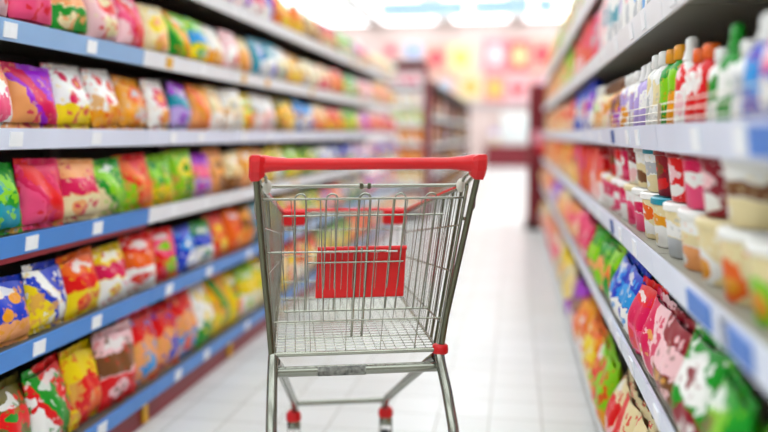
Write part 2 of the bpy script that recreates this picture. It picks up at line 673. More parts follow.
def capped(name, me, capmesh, capname, colname):
    o = new_obj(name, me)
    me2 = capmesh.copy() if False else capmesh
    c = new_obj(capname, cap_variant(me2, colname), o)
    return o


_capv = {}


def cap_variant(me, colname):
    key = (me.name, colname)
    if key not in _capv:
        q = me.copy()
        q.materials.clear()
        q.materials.append(capmat(colname))
        _capv[key] = q
    return _capv[key]


def bottle(where, group, y, z, cols, motif, cap, s, x=None):
    cols, motif = unique(where, 'bottle', cols, motif, list(bot_mats), rng)
    v = rng.randrange(2)
    o = capped('bottle', bot_me[motif, v], cap_me[v], 'cap', cap)
    paint(o, cols)
    put(o, (x if x is not None else RX + 0.042, y, z + 0.001), -PI / 2 + rng.uniform(-0.25, 0.25), (s[0], s[0], s[1]))
    tag(o, f'{cols[0]} bottle, {words(cols, motif)}, {cap} cap, {where}', 'bottle', group)
    return o


def tub(where, group, y, z, cols, motif, lid, s, x=None, extra=''):
    cols, motif = unique(where, 'tub', cols, motif, list(tub_mats), rng)
    o = capped('food_tub', tub_me[motif], lid_me, 'lid', lid)
    paint(o, cols)
    put(o, (x if x is not None else RX + 0.074, y, z + 0.001), -PI / 2 + rng.uniform(-0.3, 0.3), (s, s, s))
    tag(o, f'{cols[0]} tub, {words(cols, motif)}, {lid} lid, {where}'.replace('the right shelving', 'right shelving'), 'tub', group)
    return o


def carton(where, group, side, y, z, cols, motif, s, near=False, x=None, rz=None):
    cols, motif = unique(where, 'carton', cols, motif, list(car_mats), rng)
    o = new_obj('carton', car_me[motif])
    if near:
        new_obj('flap', cap_variant(flap_me, cols[0]), o)
    paint(o, cols)
    if x is None:
        x = RX + 0.06
    put(o, (x, y, z + 0.001), (-PI / 2 if rz is None else rz) + rng.uniform(-0.06, 0.06), s)
    tag(o, f'{cols[0]} carton with {words(cols, motif)}, {where}', 'box', group)
    return o


def station(X, Y):
    """bearing of a place on a shelf front, used to look its colours up"""
    a = math.atan2(X, Y) + math.radians(9.49)
    return 384 + F_PX * math.tan(a) / 0.9945


def nearest(seq, key):
    return min(range(len(seq)), key=lambda i: abs(seq[i][0] - key))


def R(s):
    """'x:main,accent,third,motif' entries, x = station along the aisle (1/Y scale)"""
    out = []
    for e in s.split(';'):
        e = e.strip()
        if not e:
            continue
        k, v = e.split(':')
        v = [q.strip() for q in v.split(',')]
        out.append((float(k), v[0], v[1], v[2], v[3] if len(v) > 3 else 'patch'))
    return out


# stations: s = 515 - 1084/Y for the left run, s = 515 + 242/Y for the right run
L_ROWS = [
    # base shelf
    R('10:olive,red,green,patch; 30:red,green,white,swoosh; 48:olive,brown,orange,band; 65:yellow,orange,red,arc; 85:yellow,red,lime,arc;'
      '103:pale pink,brown,red,band; 120:peach,sky blue,pink,patch; 140:red,sky blue,peach,arc; 160:red,blue,peach,arc; 180:red,peach,sky blue,band;'
      '197:white,yellow,green,dots; 210:golden,green,yellow,swoosh; 225:yellow,green,orange,patch; 240:lime,yellow,white,band; 255:yellow,lime,cream,dots;'
      '275:cream,orange,yellow,patch; 300:red,yellow,white,band; 330:green,cream,yellow,patch; 360:orange,cream,red,band; 380:cream,blue,pink,dots'),
    R('10:blue,golden,peach,dots; 28:blue,white,yellow,swoosh; 45:red,peach,white,band; 60:red,orange,peach,patch; 75:orange,red,yellow,band; 88:red,pink,peach,patch;'
      '106:yellow,magenta,white,band; 125:pink,white,yellow,dots; 143:red,orange,white,band; 158:red,pink,lime,patch; 175:blue,sky blue,white,patch;'
      '190:sky blue,blue,white,dots; 203:green,blue,white,band; 214:red,orange,yellow,patch; 226:orange,red,golden,patch; 240:golden,brown,orange,band; 252:teal,sky blue,golden,patch;'
      '270:yellow,green,white,patch; 290:cream,red,yellow,band; 310:green,yellow,white,dots; 330:orange,blue,white,patch; 350:cream,blue,green,band; 375:pink,blue,white,dots'),
    R('5:green,lime,teal,patch; 20:peach,blue,sky blue,arc; 40:magenta,red,pink,swoosh; 60:peach,blue,white,patch; 78:peach,magenta,cream,band; 93:magenta,blue,peach,swoosh;'
      '111:green,lime,cream,swoosh; 123:orange,white,peach,swoosh; 137:red,orange,lime,swoosh; 150:peach,red,orange,band; 165:lime,green,yellow,dots; 181:lime,yellow,green,patch;'
      '197:purple,pink,lavender,band; 212:peach,golden,brown,patch; 226:cream,golden,brown,dots; 242:golden,cream,peach,dots; 258:peach,yellow,white,band; 275:yellow,green,white,patch;'
      '292:lime,cream,yellow,dots; 310:green,yellow,cream,patch; 325:white,blue,cream,band; 340:blue,white,green,patch; 360:pale pink,blue,white,band; 378:blue,pink,cream,patch'),
    R('6:peach,pink,white,arc; 22:peach,magenta,white,patch; 36:purple,magenta,peach,swoosh; 50:purple,magenta,peach,swoosh; 64:peach,golden,blue,dots; 80:white,magenta,yellow,dots;'
      '96:white,pink,yellow,dots; 109:white,red,golden,dots; 120:orange,golden,yellow,band; 131:golden,orange,grey,patch; 146:white,yellow,orange,band; 159:white,magenta,golden,patch; 170:pale pink,red,orange,band;'
      '183:purple,teal,lavender,band; 196:golden,orange,peach,swoosh; 207:golden,yellow,orange,band; 218:cream,golden,white,dots; 230:white,cream,grey,patch; 245:yellow,lime,orange,patch;'
      '262:white,grey,pale pink,band; 278:olive,yellow,orange,patch; 290:yellow,golden,cream,patch; 304:sky blue,blue,white,patch; 318:cream,peach,orange,band; 332:red,orange,yellow,swoosh;'
      '348:lime,green,yellow,band; 363:pale pink,purple,pink,patch; 377:pink,peach,red,band'),
    R('12:blue,red,pale pink,band; 30:pale pink,red,pink,dots; 46:peach,pale pink,cream,band; 60:green,lime,peach,swoosh; 76:cream,peach,green,band; 96:peach,orange,red,patch;'
      '112:pale pink,red,cream,patch; 124:teal,orange,pale pink,arc; 138:pink,red,pale pink,swoosh; 150:pale pink,red,cream,band; 162:cream,yellow,peach,patch; 172:lime,green,sky blue,band;'
      '184:lime,golden,green,swoosh; 196:lime,sky blue,yellow,band; 208:grey,white,blue,patch; 220:white,cream,golden,dots; 235:pale pink,red,white,arc; 250:cream,peach,golden,band; 264:teal,blue,white,patch;'
      '278:white,teal,cream,arc; 294:golden,cream,yellow,patch; 308:cream,white,grey,dots; 322:peach,cream,pink,band; 336:red,orange,peach,band; 350:green,white,lime,arc; 365:pale pink,pink,white,band; 378:golden,pink,cream,dots'),
    R('210:cream,pink,purple,band; 235:pale pink,purple,white,patch; 255:pink,magenta,white,dots; 268:blue,purple,white,swoosh; 290:orange,golden,yellow,patch; 310:cream,olive,brown,band;'
      '330:red,dark red,cream,band; 347:green,lime,white,patch; 365:pale pink,pink,cream,band; 380:cream,golden,white,dots'),
]
L_WHERE = ['on the left base shelf', "left shelving's second shelf up", "left shelving's third shelf up",
           "left shelving's fourth shelf up", "left shelving's fifth shelf up", "left shelving's top shelf"]
PITCH = 0.2
for k, z in enumerate(L_Z):
    y = 1.8 + PITCH / 2
    if k == 5:
        y = 3.1
    last = None
    while y < 8.95:
        s = station(LX - 0.04, y)
        i = nearest(L_ROWS[k], s)
        e = L_ROWS[k][i]
        if e is last and i + 1 < len(L_ROWS[k]) and y < 6:
            pass
        last = e
        bag(L_WHERE[k], 'snack bags ' + L_WHERE[k], 'L', y, z, (e[1], e[2], e[3]), e[4], y < 5.0, s=(1.08 if k == 0 else 0.96))
        y += PITCH

R_ROWS = {
    0: R('770:green,red,cream,dots; 700:red,cream,green,band; 660:cream,red,golden,patch; 640:cream,red,pale pink,patch; 620:lime,red,golden,dots; 605:orange,yellow,cream,patch; 597:golden,orange,white,patch;'
         '587:purple,brown,white,band; 580:cream,yellow,purple,dots; 572:yellow,grey,cream,band; 565:cream,pink,orange,patch; 556:peach,magenta,white,band; 548:cream,orange,pale pink,dots'),
    1: R('768:green,lime,olive,dots; 745:olive,green,brown,patch; 715:green,white,dark red,patch; 690:dark red,pale pink,brown,band; 668:pale pink,magenta,white,swoosh; 652:red,magenta,pink,band; 638:blue,sky blue,white,band;'
         '625:lime,green,orange,arc; 612:green,lime,peach,arc; 602:magenta,pink,white,swoosh; 592:pink,magenta,cream,swoosh; 580:peach,pink,cream,patch; 570:cream,peach,golden,band; 560:purple,lavender,white,band; 552:peach,orange,cream,patch'),
}
R_WHERE = ['on the right base shelf', "right shelving's second shelf up", "right shelving's third shelf up",
           "right shelving's fourth shelf up", "right shelving's fifth shelf up", "right shelving's top shelf"]
for k in (0, 1):
    y = 1.0
    while y < 8.95:
        s = station(RX + 0.03, y)
        e = R_ROWS[k][nearest(R_ROWS[k], s)]
        bag(R_WHERE[k], 'bags ' + R_WHERE[k], 'R', y, R_Z[k], (e[1], e[2], e[3]), e[4], y < 3.5,
            xoff=(-0.045 if k == 0 else -0.04), s=(1.12 if k == 0 else 1.0))
        y += 0.203

# third shelf: tubs, the nearest ones stacked two high, noodle packets further on
T_SEQ = R('768:cream,golden,lime,patch; 745:cream,golden,orange,arc; 722:cream,golden,white,arc; 700:white,cream,peach,band; 684:cream,white,grey,band; 668:cream,golden,white,band; 655:cream,orange,white,patch;'
          '640:white,magenta,pink,band; 625:magenta,pink,white,band; 612:pink,magenta,white,patch; 600:red,orange,white,band; 590:red,orange,golden,patch; 580:red,orange,yellow,band; 570:golden,orange,cream,band; 560:orange,red,cream,patch; 552:peach,red,golden,band')
y = 0.98
q = 0
while y < 8.9:
    s = station(RX + 0.03, y)
    e = T_SEQ[nearest(T_SEQ, s)]
    w = R_WHERE[2]
    m_ = e[4] if e[4] in tub_mats else 'band'
    if y < 3.0:
        lid = 'teal' if 1.6 < y < 2.1 and q % 2 == 0 else ('white' if q % 3 else 'cream')
        tub(w, 'tubs ' + w, y, R_Z[2], (e[1], e[2], e[3]), m_, lid, 1.0)
        if 1.25 < y < 2.9:
            up = [('dark red', 'brown', 'red', 'patch', 'dark red'), ('white', 'grey', 'cream', 'band', 'teal'), ('white', 'brown', 'cream', 'band', 'white'),
                  ('dark red', 'pale pink', 'white', 'patch', 'dark red'), ('magenta', 'white', 'pink', 'band', 'dark red'), ('red', 'pale pink', 'white', 'patch', 'dark red')][q % 6]
            tub('stacked on another tub',
                'stacked tubs on the right run', y + 0.01, R_Z[2] + 0.119, up[:3], up[3] if up[3] in tub_mats else 'band', up[4], 0.95)
        # the row behind, reaching the back of the shelf
        if y < 2.2:
            tub('back row of the right shelving', 'tubs in the back row', y + 0.02, R_Z[2],
                (rng.choice(['cream', 'dark red', 'white']), rng.choice(['golden', 'brown', 'teal']), 'white'), 'band', rng.choice(['cream', 'dark red']), 1.0, x=RX + 0.25)
        y += 0.155
    else:
        carton(w, 'cartons ' + w, 'R', y, R_Z[2], (e[1], e[2], e[3]), e[4] if e[4] in car_mats else 'band', (1.05, 1, 1.15 if q % 2 else 1.0), near=False)
        y += 0.15
    q += 1

# fourth shelf: bottles behind the wire guard, cartons further on
B_SEQ = [  # station, main, accent, third, motif, cap, (width, height), pitch
    (768, 'blue', 'pink', 'white', 'band', 'white', (1.1, 0.98)), (748, 'blue', 'sky blue', 'pink', 'plain', 'white', (1.0, 0.96)), (733, 'white', 'grey', 'blue', 'plain', 'white', (0.9, 0.82)),
    (720, 'green', 'white', 'green', 'plain', 'green', (0.85, 1.0)), (708, 'white', 'green', 'cream', 'plain', 'white', (0.8, 0.86)),
    (697, 'red', 'white', 'red', 'patch', 'orange', (0.9, 0.97)), (683, 'white', 'red', 'pale pink', 'patch', 'white', (0.9, 1.0)),
    (665, 'green', 'lime', 'golden', 'band', 'golden', (0.9, 1.02)), (655, 'white', 'cream', 'grey', 'plain', 'white', (0.9, 1.05)),
    (642, 'lavender', 'white', 'lavender', 'plain', 'white', (1.0, 0.95)), (630, 'white', 'lavender', 'golden', 'plain', 'white', (1.0, 0.95)), (618, 'golden', 'brown', 'purple', 'band', 'brown', (0.9, 0.95)),
    (608, 'cream', 'golden', 'pale pink', 'band', 'brown', (0.9, 0.95)), (600, 'cream', 'white', 'golden', 'patch', 'white', (0.9, 1.0)), (588, 'blue', 'purple', 'white', 'patch', 'blue', (1.0, 1.3)),
    (580, 'blue', 'purple', 'sky blue', 'band', 'blue', (1.0, 1.2)), (572, 'pink', 'red', 'cream', 'band', 'red', (1.0, 1.05)), (560, 'peach', 'orange', 'cream', 'band', 'golden', (1.0, 1.05))]
y = 0.96
q = 0
while y < 8.9:
    s = station(RX + 0.03, y)
    e = min(B_SEQ, key=lambda e_: abs(e_[0] - s))
    w = R_WHERE[3]
    if y < 5.0:
        sc2 = 1.0 if y < 1.7 else 1.12
        bottle(w, 'bottles ' + w, y, R_Z[3], (e[1], e[2], e[3]), e[4], e[5], (e[6][0] * sc2 * 1.08, e[6][1] * sc2))
        y += 0.084 * sc2
    else:
        carton(w, 'cartons ' + w, 'R', y, R_Z[3], (rng.choice(['peach', 'golden', 'cream', 'pink']), e[2], e[3]), 'band', (1.0, 1, 1.0))
        y += 0.15
    q += 1

# fifth shelf
P_SEQ = R('700:white,sky blue,cream,band; 625:white,sky blue,grey,band; 612:white,teal,grey,band; 604:pale pink,teal,white,patch; 596:pink,grey,red,patch; 588:red,pink,orange,patch; 580:red,orange,white,band; 570:lime,yellow,cream,band; 562:peach,lime,cream,patch; 554:peach,orange,cream,band; 548:peach,pink,cream,band')
y = 1.9
while y < 8.9:
    s = station(RX + 0.03, y)
    e = P_SEQ[nearest(P_SEQ, s)]
    w = R_WHERE[4]
    carton(w, 'cartons ' + w, 'R', y, R_Z[4], (e[1], e[2], e[3]), e[4] if e[4] in car_mats else 'band', (1.1, 1, rng.choice([1.0, 1.15, 1.25])), near=y < 3.2)
    y += 0.155
y = 3.3
while y < 8.9:
    w = R_WHERE[5]
    c3 = rng.choice([('cream', 'pale pink', 'white'), ('lime', 'cream', 'olive'), ('peach', 'cream', 'white'), ('white', 'olive', 'cream'), ('cream', 'golden', 'olive')])
    carton(w, 'cartons ' + w, 'R', y, R_Z[5], c3, rng.choice(['band', 'patch']), (1.2, 1, rng.choice([1.0, 1.2, 1.3])))
    y += 0.17

# ------------------------------------------------------------------ the far end of the aisle
M_mar = mat('maroon_wood', '7c1222', 0.4, var=0.15, vscale=6)
M_dark = mat('dark_wood_frame', '3b2a26', 0.5, var=0.1)

# dark red end panel at the right shelving's end
ep = empty('pillar', (0.255, 9.12, 0))
MB().box(-0.10, 0, 0.0, 0.16, 0.5, 1.66, 0.01).build('panel', M_mar, ep)
MB().box(-0.12, -0.02, 0.0, 0.18, 0.52, 0.08, 0.004).build('base', M_dark, ep)
MB().box(-0.06, -0.02, 0.98, 0.10, -0.001, 1.14, 0.004).build('poster', mat('pink_print', 'f4a0b0', 0.5, var=0.2, vscale=12), ep)
MB().lathe([(0.006, 0), (0.05, 0.004), (0.066, 0.04), (0.05, 0.09), (0.02, 0.11)], 18).map(lambda v: Vector((v.x + 0.05, v.z * -0.25 - 0.02, v.y + 0.93))).build('rosette', mat('red_rosette', 'e32a3c', 0.4, var=0.1), ep, True)
tag(ep, "dark red end panel closing the right shelving's far end", 'panel')


def rack(name, loc, rz, w, d, h, zs, label, cat, top_slope=0.0):
    r = empty(name, loc, rz)
    MB().box(0, d - 0.02, 0, w, d, h).build('back_panel', M_mar, r)
    for x in (0, w - 0.03):
        b = MB().box(x, 0, 0, x + 0.03, d - 0.02, h)
        b.build('side_panel', M_mar, r)
    for z in zs:
        sh = MB().box(0.03, 0.01, z - 0.025, w - 0.03, d - 0.02, z).build('shelf', M_mar, r)
        MB().box(0.03, 0.0, z - 0.035, w - 0.03, 0.01, z + 0.004).build('price_rail', M_white, sh)
    MB().box(0, -0.01, h, w, d, h + 0.05).build('header', M_mar, r)
    tag(r, label, cat)
    return r


EZ = [0.15, 0.46, 0.72, 0.98, 1.22, 1.46, 1.72]
rack('end_display', (-1.62, 9.9, 0), 0, 0.50, 0.40, 1.97, EZ, 'maroon end display rack with white and orange boxes behind the left shelving', 'rack')
ecol = [('white', 'orange', 'cream'), ('cream', 'golden', 'white'), ('orange', 'cream', 'golden'), ('golden', 'orange', 'white'), ('cream', 'lime', 'white'), ('white', 'pale pink', 'cream'), ('pale pink', 'white', 'pink')]
EN = ['bottom shelf', 'second shelf up', 'third shelf up', 'fourth shelf up', 'fifth shelf up', 'sixth shelf up', 'top shelf']
for k, z in enumerate(EZ):
    for j in range(3):
        w = f'end display, {EN[k]}'
        c3 = ecol[k]
        carton(w, 'cartons on the end display', 'E', 9.965, z, c3, ['band', 'patch', 'swoosh'][j], (1.02, 1.1, 1.02), x=-1.62 + 0.105 + j * 0.146, rz=0.0)

# rack running on behind it, its shelves facing the aisle
srk = empty('side_rack', (-1.09, 10.4, 0), PI / 2)
SW = 8.4
MB().box(0, 0.38, 0, SW, 0.40, 1.72).build('back_panel', M_mar, srk)
for q in range(8):
    x = q * (SW - 0.05) / 7
    MB().box(x, 0, 0, x + 0.05, 0.38, 1.74).build('upright', M_dark if q else M_mar, srk)
MB().box(0, -0.03, 1.72, SW, 0.40, 1.80, 0.01).build('header', M_dark, srk)
SZ = [0.15, 0.55, 0.95, 1.33]
for z in SZ:
    sh = MB().box(0.01, 0.012, z - 0.03, SW - 0.01, 0.38, z).build('shelf', M_dark, srk)
    MB().box(0.01, 0.0, z - 0.04, SW - 0.01, 0.011, z + 0.003).build('price_rail', M_white, sh)
tag(srk, 'long dark-framed rack with brown goods behind the end display', 'rack')
for k, z in enumerate(SZ):
    for j in range(18):
        w = f'far dark-framed rack, {EN[k]}'
        c3 = (rng.choice(['brown', 'peach', 'golden', 'olive', 'pale pink', 'dark red']), rng.choice(['cream', 'brown', 'orange', 'lavender']), rng.choice(['cream', 'white', 'olive']))
        carton(w, 'cartons on the far dark-framed rack', 'S', 10.66 + j * 0.45, z, c3, rng.choice(['band', 'patch', 'arc']), (2.1, 1.3, 1.5), x=-1.09 - 0.1, rz=PI / 2)

# display case and low counter against the back wall
ct = empty('wall_counter', (-0.2, 26.7, 0))
MB().box(-0.78, -0.1, 0.02, 0.82, 0.5, 0.66, 0.02).build('cabinet', M_mar, ct)
MB().box(-0.84, -0.15, 0.66, 0.88, 0.55, 0.72, 0.01).build('top', M_mar, ct)
MB().box(-0.76, -0.06, 0.0, 0.80, 0.48, 0.02).build('foot', M_dark, ct)
tag(ct, 'low dark red counter against the far back wall', 'counter')
dc = empty('display_case', (0.08, 26.8, 0.72))
MB().box(-0.55, 0, 0, 0.55, 0.36, 1.10, 0.02).build('case', mat('case_white', 'f3f1ee', 0.4, var=0.05), dc)
MB().box(-0.48, -0.012, 0.12, -0.02, -0.001, 0.98).build('glass_door', mat('case_glass', 'dfe6e6', 0.1, var=0.1, vscale=5), dc)
MB().box(0.02, -0.012, 0.12, 0.48, -0.001, 0.98).build('glass_door', bpy.data.materials['case_glass'], dc)
tag(dc, 'white display case standing on the low dark red counter', 'cabinet')
for j, (cx, c3) in enumerate([(-0.70, ('lavender', 'white', 'cream')), (-0.9, ('grey', 'lavender', 'white'))]):
    if j == 0:
        carton('standing left of the white display case', 'goods at the back wall', 'W', 26.85, 0.72, c3, 'band', (1.8, 1.5, 3.0), x=cx, rz=0.0)

# posters on the back wall
POST = [  # x, z, w, h, colour, print colour, words
    (-4.35, 4.02, 0.55, 0.52, 'e4b4ae', 'e0305c', 'pink rose'), (-3.55, 4.0, 0.6, 0.5, 'c6cee2', '7f9fdc', 'pale blue'),
    (-4.6, 3.1, 0.8, 0.8, 'e2cfa2', 'dc5a5e', 'cream and rose'), (-2.75, 3.72, 0.75, 0.85, 'e6a896', 'e04458', 'salmon'),
    (-1.9, 3.72, 0.8, 0.9, 'ece3ae', 'e6c86a', 'pale yellow'), (-2.45, 2.75, 0.75, 0.8, 'e8b09a', 'c2d4ea', 'peach and pale blue'),
    (-1.55, 2.72, 0.8, 0.85, 'ead8b0', 'e2b45a', 'cream'), (-0.72, 3.8, 0.75, 1.05, 'ec8e9a', 'f0dcdc', 'light pink'),
    (0.1, 3.75, 0.7, 1.0, 'dc6a68', 'ead99a', 'coral with yellow'), (0.85, 3.8, 0.7, 1.0, 'e6aa9a', 'de3a50', 'peach with rose'),
    (-0.72, 2.65, 0.7, 0.9, 'e0908a', 'dfc050', 'coral with gold'), (0.05, 2.62, 0.75, 0.9, 'e6b4b8', 'd80020', 'pale with a red heart'),
    (0.9, 2.6, 0.75, 0.95, 'ea9c96', 'b4c2e4', 'pink with pale blue'), (1.65, 3.3, 0.65, 1.6, 'e6b2ac', 'e05a6e', 'tall pale pink')]
for x, z, w, h, c, p, words_ in POST:
    w, h = w * 1.08, h * 1.06
    o = empty('wall_poster', (x, 27.47, z))
    MB().box(-w / 2, -0.02, -h / 2, w / 2, 0.02, h / 2, 0.004).build('board', mat('poster_' + c, c, 0.6, var=0.12, vscale=5), o)
    pr = MB()
    if 'heart' in words_:
        pts = []
        for i in range(32):
            a = 2 * PI * i / 32
            pts.append((0.016 * 16 * math.sin(a) ** 3, 0.014 * (13 * math.cos(a) - 5 * math.cos(2 * a) - 2 * math.cos(3 * a) - math.cos(4 * a))))
        pts = pts[::-1]
    else:
        pts = [(w * 0.3 * math.cos(2 * PI * i / 24) * (1 + 0.15 * math.sin(3 * i)), h * 0.3 * math.sin(2 * PI * i / 24)) for i in range(24)]
    nn = len(pts)
    vs = [(a, -0.028, b) for a, b in pts] + [(a, -0.019, b) for a, b in pts]
    fs = [tuple(range(nn)), tuple(range(2 * nn - 1, nn - 1, -1))] + [(i, (i + 1) % nn + 0, nn + (i + 1) % nn, nn + i) for i in range(nn)]
    pr.add(vs, fs)
    pr.build('print', mat('print_' + p, p, 0.5, var=0.1), o)
    tag(o, f'{words_} poster on the far back wall', 'poster', 'posters on the back wall')
struct(MB().box(-8, 27.40, 2.02, 8, 27.5, 2.12).build('trim_1', mat('trim_grey', 'b9b4ba', 0.6, var=0.05)))

# hanging blue banners
M_ban = mat('banner_blue', '5aa9ea', 0.5, var=0.06)
M_banw = mat('banner_white', 'f5f8fb', 0.5, var=0.03)
M_cable = mat('hanger_steel', '9a9da0', 0.35, metal=0.8)
for (x0, x1, words_) in [(-3.1, -1.15, 'long blue-striped hanging banner, left of three'), (-1.0, 0.28, 'blue-striped hanging banner, middle of three'), (0.42, 0.82, 'short blue-striped hanging banner, right of three')]:
    o = empty('hanging_banner', ((x0 + x1) / 2, 18.0, 3.8))
    hw = (x1 - x0) / 2
    MB().box(-hw, -0.02, -0.08, hw, 0.02, 0.32, 0.004).build('board', M_banw, o)
    MB().box(-hw + 0.01, -0.026, 0.06, hw - 0.01, -0.0195, 0.22).build('stripe', M_ban, o)
    for s in (-1, 1):
        MB().tube([(s * hw * 0.8, 0, 0.31), (s * hw * 0.8, 0, 1.2)], 0.006, 6).build('hanger', M_cable, o)
    tag(o, words_ + ' under the ceiling', 'banner', 'hanging banners')

# ------------------------------------------------------------------ the shopping cart
M_chr = mat('cart_chrome', 'a3a598', 0.2, metal=0.92, var=0.12, vscale=14)
M_steel = mat('cart_zinc_tube', '93958a', 0.22, metal=0.88, var=0.15, vscale=10)
M_dkw = mat('cart_dark_wire', '626250', 0.32, metal=0.85, var=0.15, vscale=20)
M_red = mat('cart_red_plastic', 'd4000e', 0.36, coat=0.0, bump=0.1, bscale=300)
M_redm = mat('cart_red_flap', 'e40008', 0.4, bump=0.1, bscale=300)
M_hinge = mat('cart_hinge_white', 'd9d8cb', 0.45, var=0.08, vscale=60)
M_rub = mat('castor_rubber', '35363a', 0.7, bump=0.2)
M_clip = mat('flap_clip_white', 'e9e9e6', 0.45)
M_lab = mat('cart_printed_label', '85867f', 0.5, var=0.7, vscale=90)

cart = empty('shopping_cart', (-0.367, 1.801, 0), 0.289)
tag(cart, 'chrome wire shopping cart with red handle standing in the aisle', 'shopping cart')
SH = 0.055


def T(v):
    return Vector((v[0] + SH * max(v[2] - 0.6, 0.0), v[1], v[2]))


def cb(mb, name, m, parent=cart, smooth=True):
    mb.map(T)
    return mb.build(name, m, parent, smooth)


GT, GB, FT, FB = 0.246, 0.197, 0.190, 0.190       # half widths: gate top/bottom, far top/bottom
ZT, ZB, ZFT, ZFB = 0.978, 0.578, 0.858, 0.590      # heights
FV = 0.571


def side(s, t, h, off=0.0):
    """a point on a side panel: t 0..1 from gate to far end, h 0..1 from floor to rim"""
    top = Vector((s * (GT + (FT - GT) * t), FV * t, ZT + (ZFT - ZT) * t))
    bot = Vector((s * (GB + (FB - GB) * t), FV * t, ZB + (ZFB - ZB) * t))
    p = bot + (top - bot) * h
    p.x += s * off
    return p


# handle
hz, hv = 1.033, -0.07
cb(MB().tube([(x, hv, hz) for x in (-0.240, -0.215, -0.18, -0.09, 0, 0.09, 0.18, 0.215, 0.240)],
             [0.021, 0.0165, 0.0135, 0.0135, 0.0135, 0.0135, 0.0135, 0.0165, 0.021], 16), 'handle', M_red)
for s in (-1, 1):
    b = MB()
    prof = [(-0.026, 0.022), (0.026, 0.022), (0.030, 0.010), (0.024, -0.022), (0.012, -0.040), (-0.008, -0.040), (-0.024, -0.018), (-0.030, 0.008)]
    rings = [(0.234, 0.66), (0.246, 0.92), (0.264, 0.96), (0.269, 0.7)]
    vs = [(s * x, hv + a * q, hz + c * q) for x, q in rings for a, c in prof]
    fs = []
    for i in range(3):
        for k in range(8):
            l = (k + 1) % 8
            fs.append((i * 8 + k, i * 8 + l, i * 8 + 8 + l, i * 8 + 8 + k))
    fs += [tuple(range(7, -1, -1)), tuple(range(24, 32))]
    b.add(vs, fs)
    e = cb(b, 'handle_end', M_red, cart, False)
    # bracket between handle end and rim
    b = MB()
    b.tube([(s * 0.250, hv + 0.01, hz - 0.025), (s * 0.246, -0.02, ZT + 0.012), (s * 0.243, 0.06, ZT - 0.018)], 0.0045, 8)
    b.tube([(s * 0.240, hv + 0.01, hz - 0.02), (s * 0.232, -0.03, ZT + 0.022), (s * 0.232, 0.02, ZT - 0.006)], 0.0035, 8)
    b.tube([(s * 0.250, hv + 0.005, hz - 0.03), (s * 0.252, hv + 0.02, 0.93), (s * 0.245, hv + 0.05, 0.90), (s * 0.240, 0.015, 0.895)], 0.0045, 8)
    cb(b, 'handle_bracket', M_chr)
    # upright post from handle to chassis
    cb(MB().tube([(s * 0.252, hv, hz - 0.035), (s * 0.246, hv + 0.015, 0.94), (s * 0.230, hv + 0.04, 0.80), (s * 0.212, -0.012, 0.66), (s * 0.203, 0.0, 0.56)], 0.0075, 12), 'upright_post', M_dkw)

# tailgate towards the handle
g = MB()
g.tube([(-GT, 0, ZT), (GT, 0, ZT)], 0.0042, 8)
g.tube([(-GT + 0.002, 0.002, 0.948), (GT - 0.002, 0.002, 0.948)], 0.0028, 8)
g.tube([(-0.222, 0.003, 0.822), (0.06, 0.003, 0.822)], 0.0024, 8)
g.tube([(-0.203, 0.003, 0.655), (0.20, 0.003, 0.655)], 0.0022, 8)
for s in (-1, 1):
    g.tube([(s * GT, 0, ZT), (s * GB, 0, ZB)], 0.0042, 8)
for i in range(1, 14):
    f = i / 14 * 2 - 1
    g.tube([(f * GT * 0.985, 0.001, 0.948), (f * GB * 0.99, 0.001, 0.655 if i % 3 else ZB)], 0.0011 if i % 4 else 0.0018, 6)
cb(g, 'tailgate', M_chr)
cb(MB().tube([(-GB - 0.004, -0.004, ZB), (GB + 0.004, -0.004, ZB)], 0.0058, 10), 'gate_sill', M_chr)
for s in (-1, 1):
    cb(MB().lathe([(0.004, -0.016), (0.009, -0.009), (0.0105, 0), (0.009, 0.009), (0.004, 0.016)], 14).map(lambda v: Vector((v.x + s * 0.229, v.y - 0.004, v.z + ZT))), 'hinge_sleeve', M_hinge)
    cb(MB().box(s * 0.009 - 0.004, -0.009, ZT - 0.007, s * 0.009 + 0.004, 0.009, ZT + 0.007, 0.0015), 'hinge_clip', M_dkw, cart, False)

# folded child seat just behind the gate
st = MB()
for cx in (-0.150, -0.075, 0.004, 0.090, 0.165):
    w = 0.0135
    low = 0.60 if abs(cx) < 0.01 else 0.665
    v0 = 0.028
    arc = [(cx + w * math.cos(a) * -1, v0, 0.945 + 0.013 * math.sin(a)) for a in [PI * k / 8 for k in range(9)]]
    narrow = 0.93
    st.tube([((cx - w) * narrow, v0 + 0.03, low)] + arc + [((cx + w) * narrow, v0 + 0.03, low)], 0.0021 if abs(cx) > 0.01 else 0.0030, 8)
st.tube([(-0.190, 0.034, 0.905), (0.20, 0.034, 0.905)], 0.0022, 8)
st.tube([(-0.125, 0.040, 0.790), (0.108, 0.040, 0.790)], 0.0024, 8)
st.tube([(-0.178, 0.056, 0.668), (0.178, 0.056, 0.668)], 0.0026, 8)
for i in range(14):
    x = -0.178 + i * 0.0274
    st.tube([(x * 1.06, 0.036, 0.905), (x, 0.055, 0.668)], 0.0009, 6)
seat = cb(st, 'child_seat', M_chr)
flap = MB().box(-0.103, 0.050, 0.700, 0.115, 0.0555, 0.827, 0.0022)
fl = flap.map(T).build('seat_flap', M_redm, seat)
fl['label'] = 'red plastic flap with white clips'
for (a, b_) in ((-0.092, -0.062), (-0.054, -0.022), (0.018, 0.044), (0.056, 0.088)):
    pass
rim_ = MB().tube([(-0.103, 0.047, 0.822), (0.115, 0.047, 0.822)], 0.0060, 10).map(T).build('flap_hinge', M_redm, seat, True)
cl = MB()
for (a, b_) in ((-0.092, -0.062), (-0.054, -0.022), (0.018, 0.044), (0.056, 0.088)):
    cl.box(a + 0.004, 0.0385, 0.8135, b_ + 0.004, 0.042, 0.8175, 0.0008)
cl.map(T).build('flap_clips', M_clip, seat)
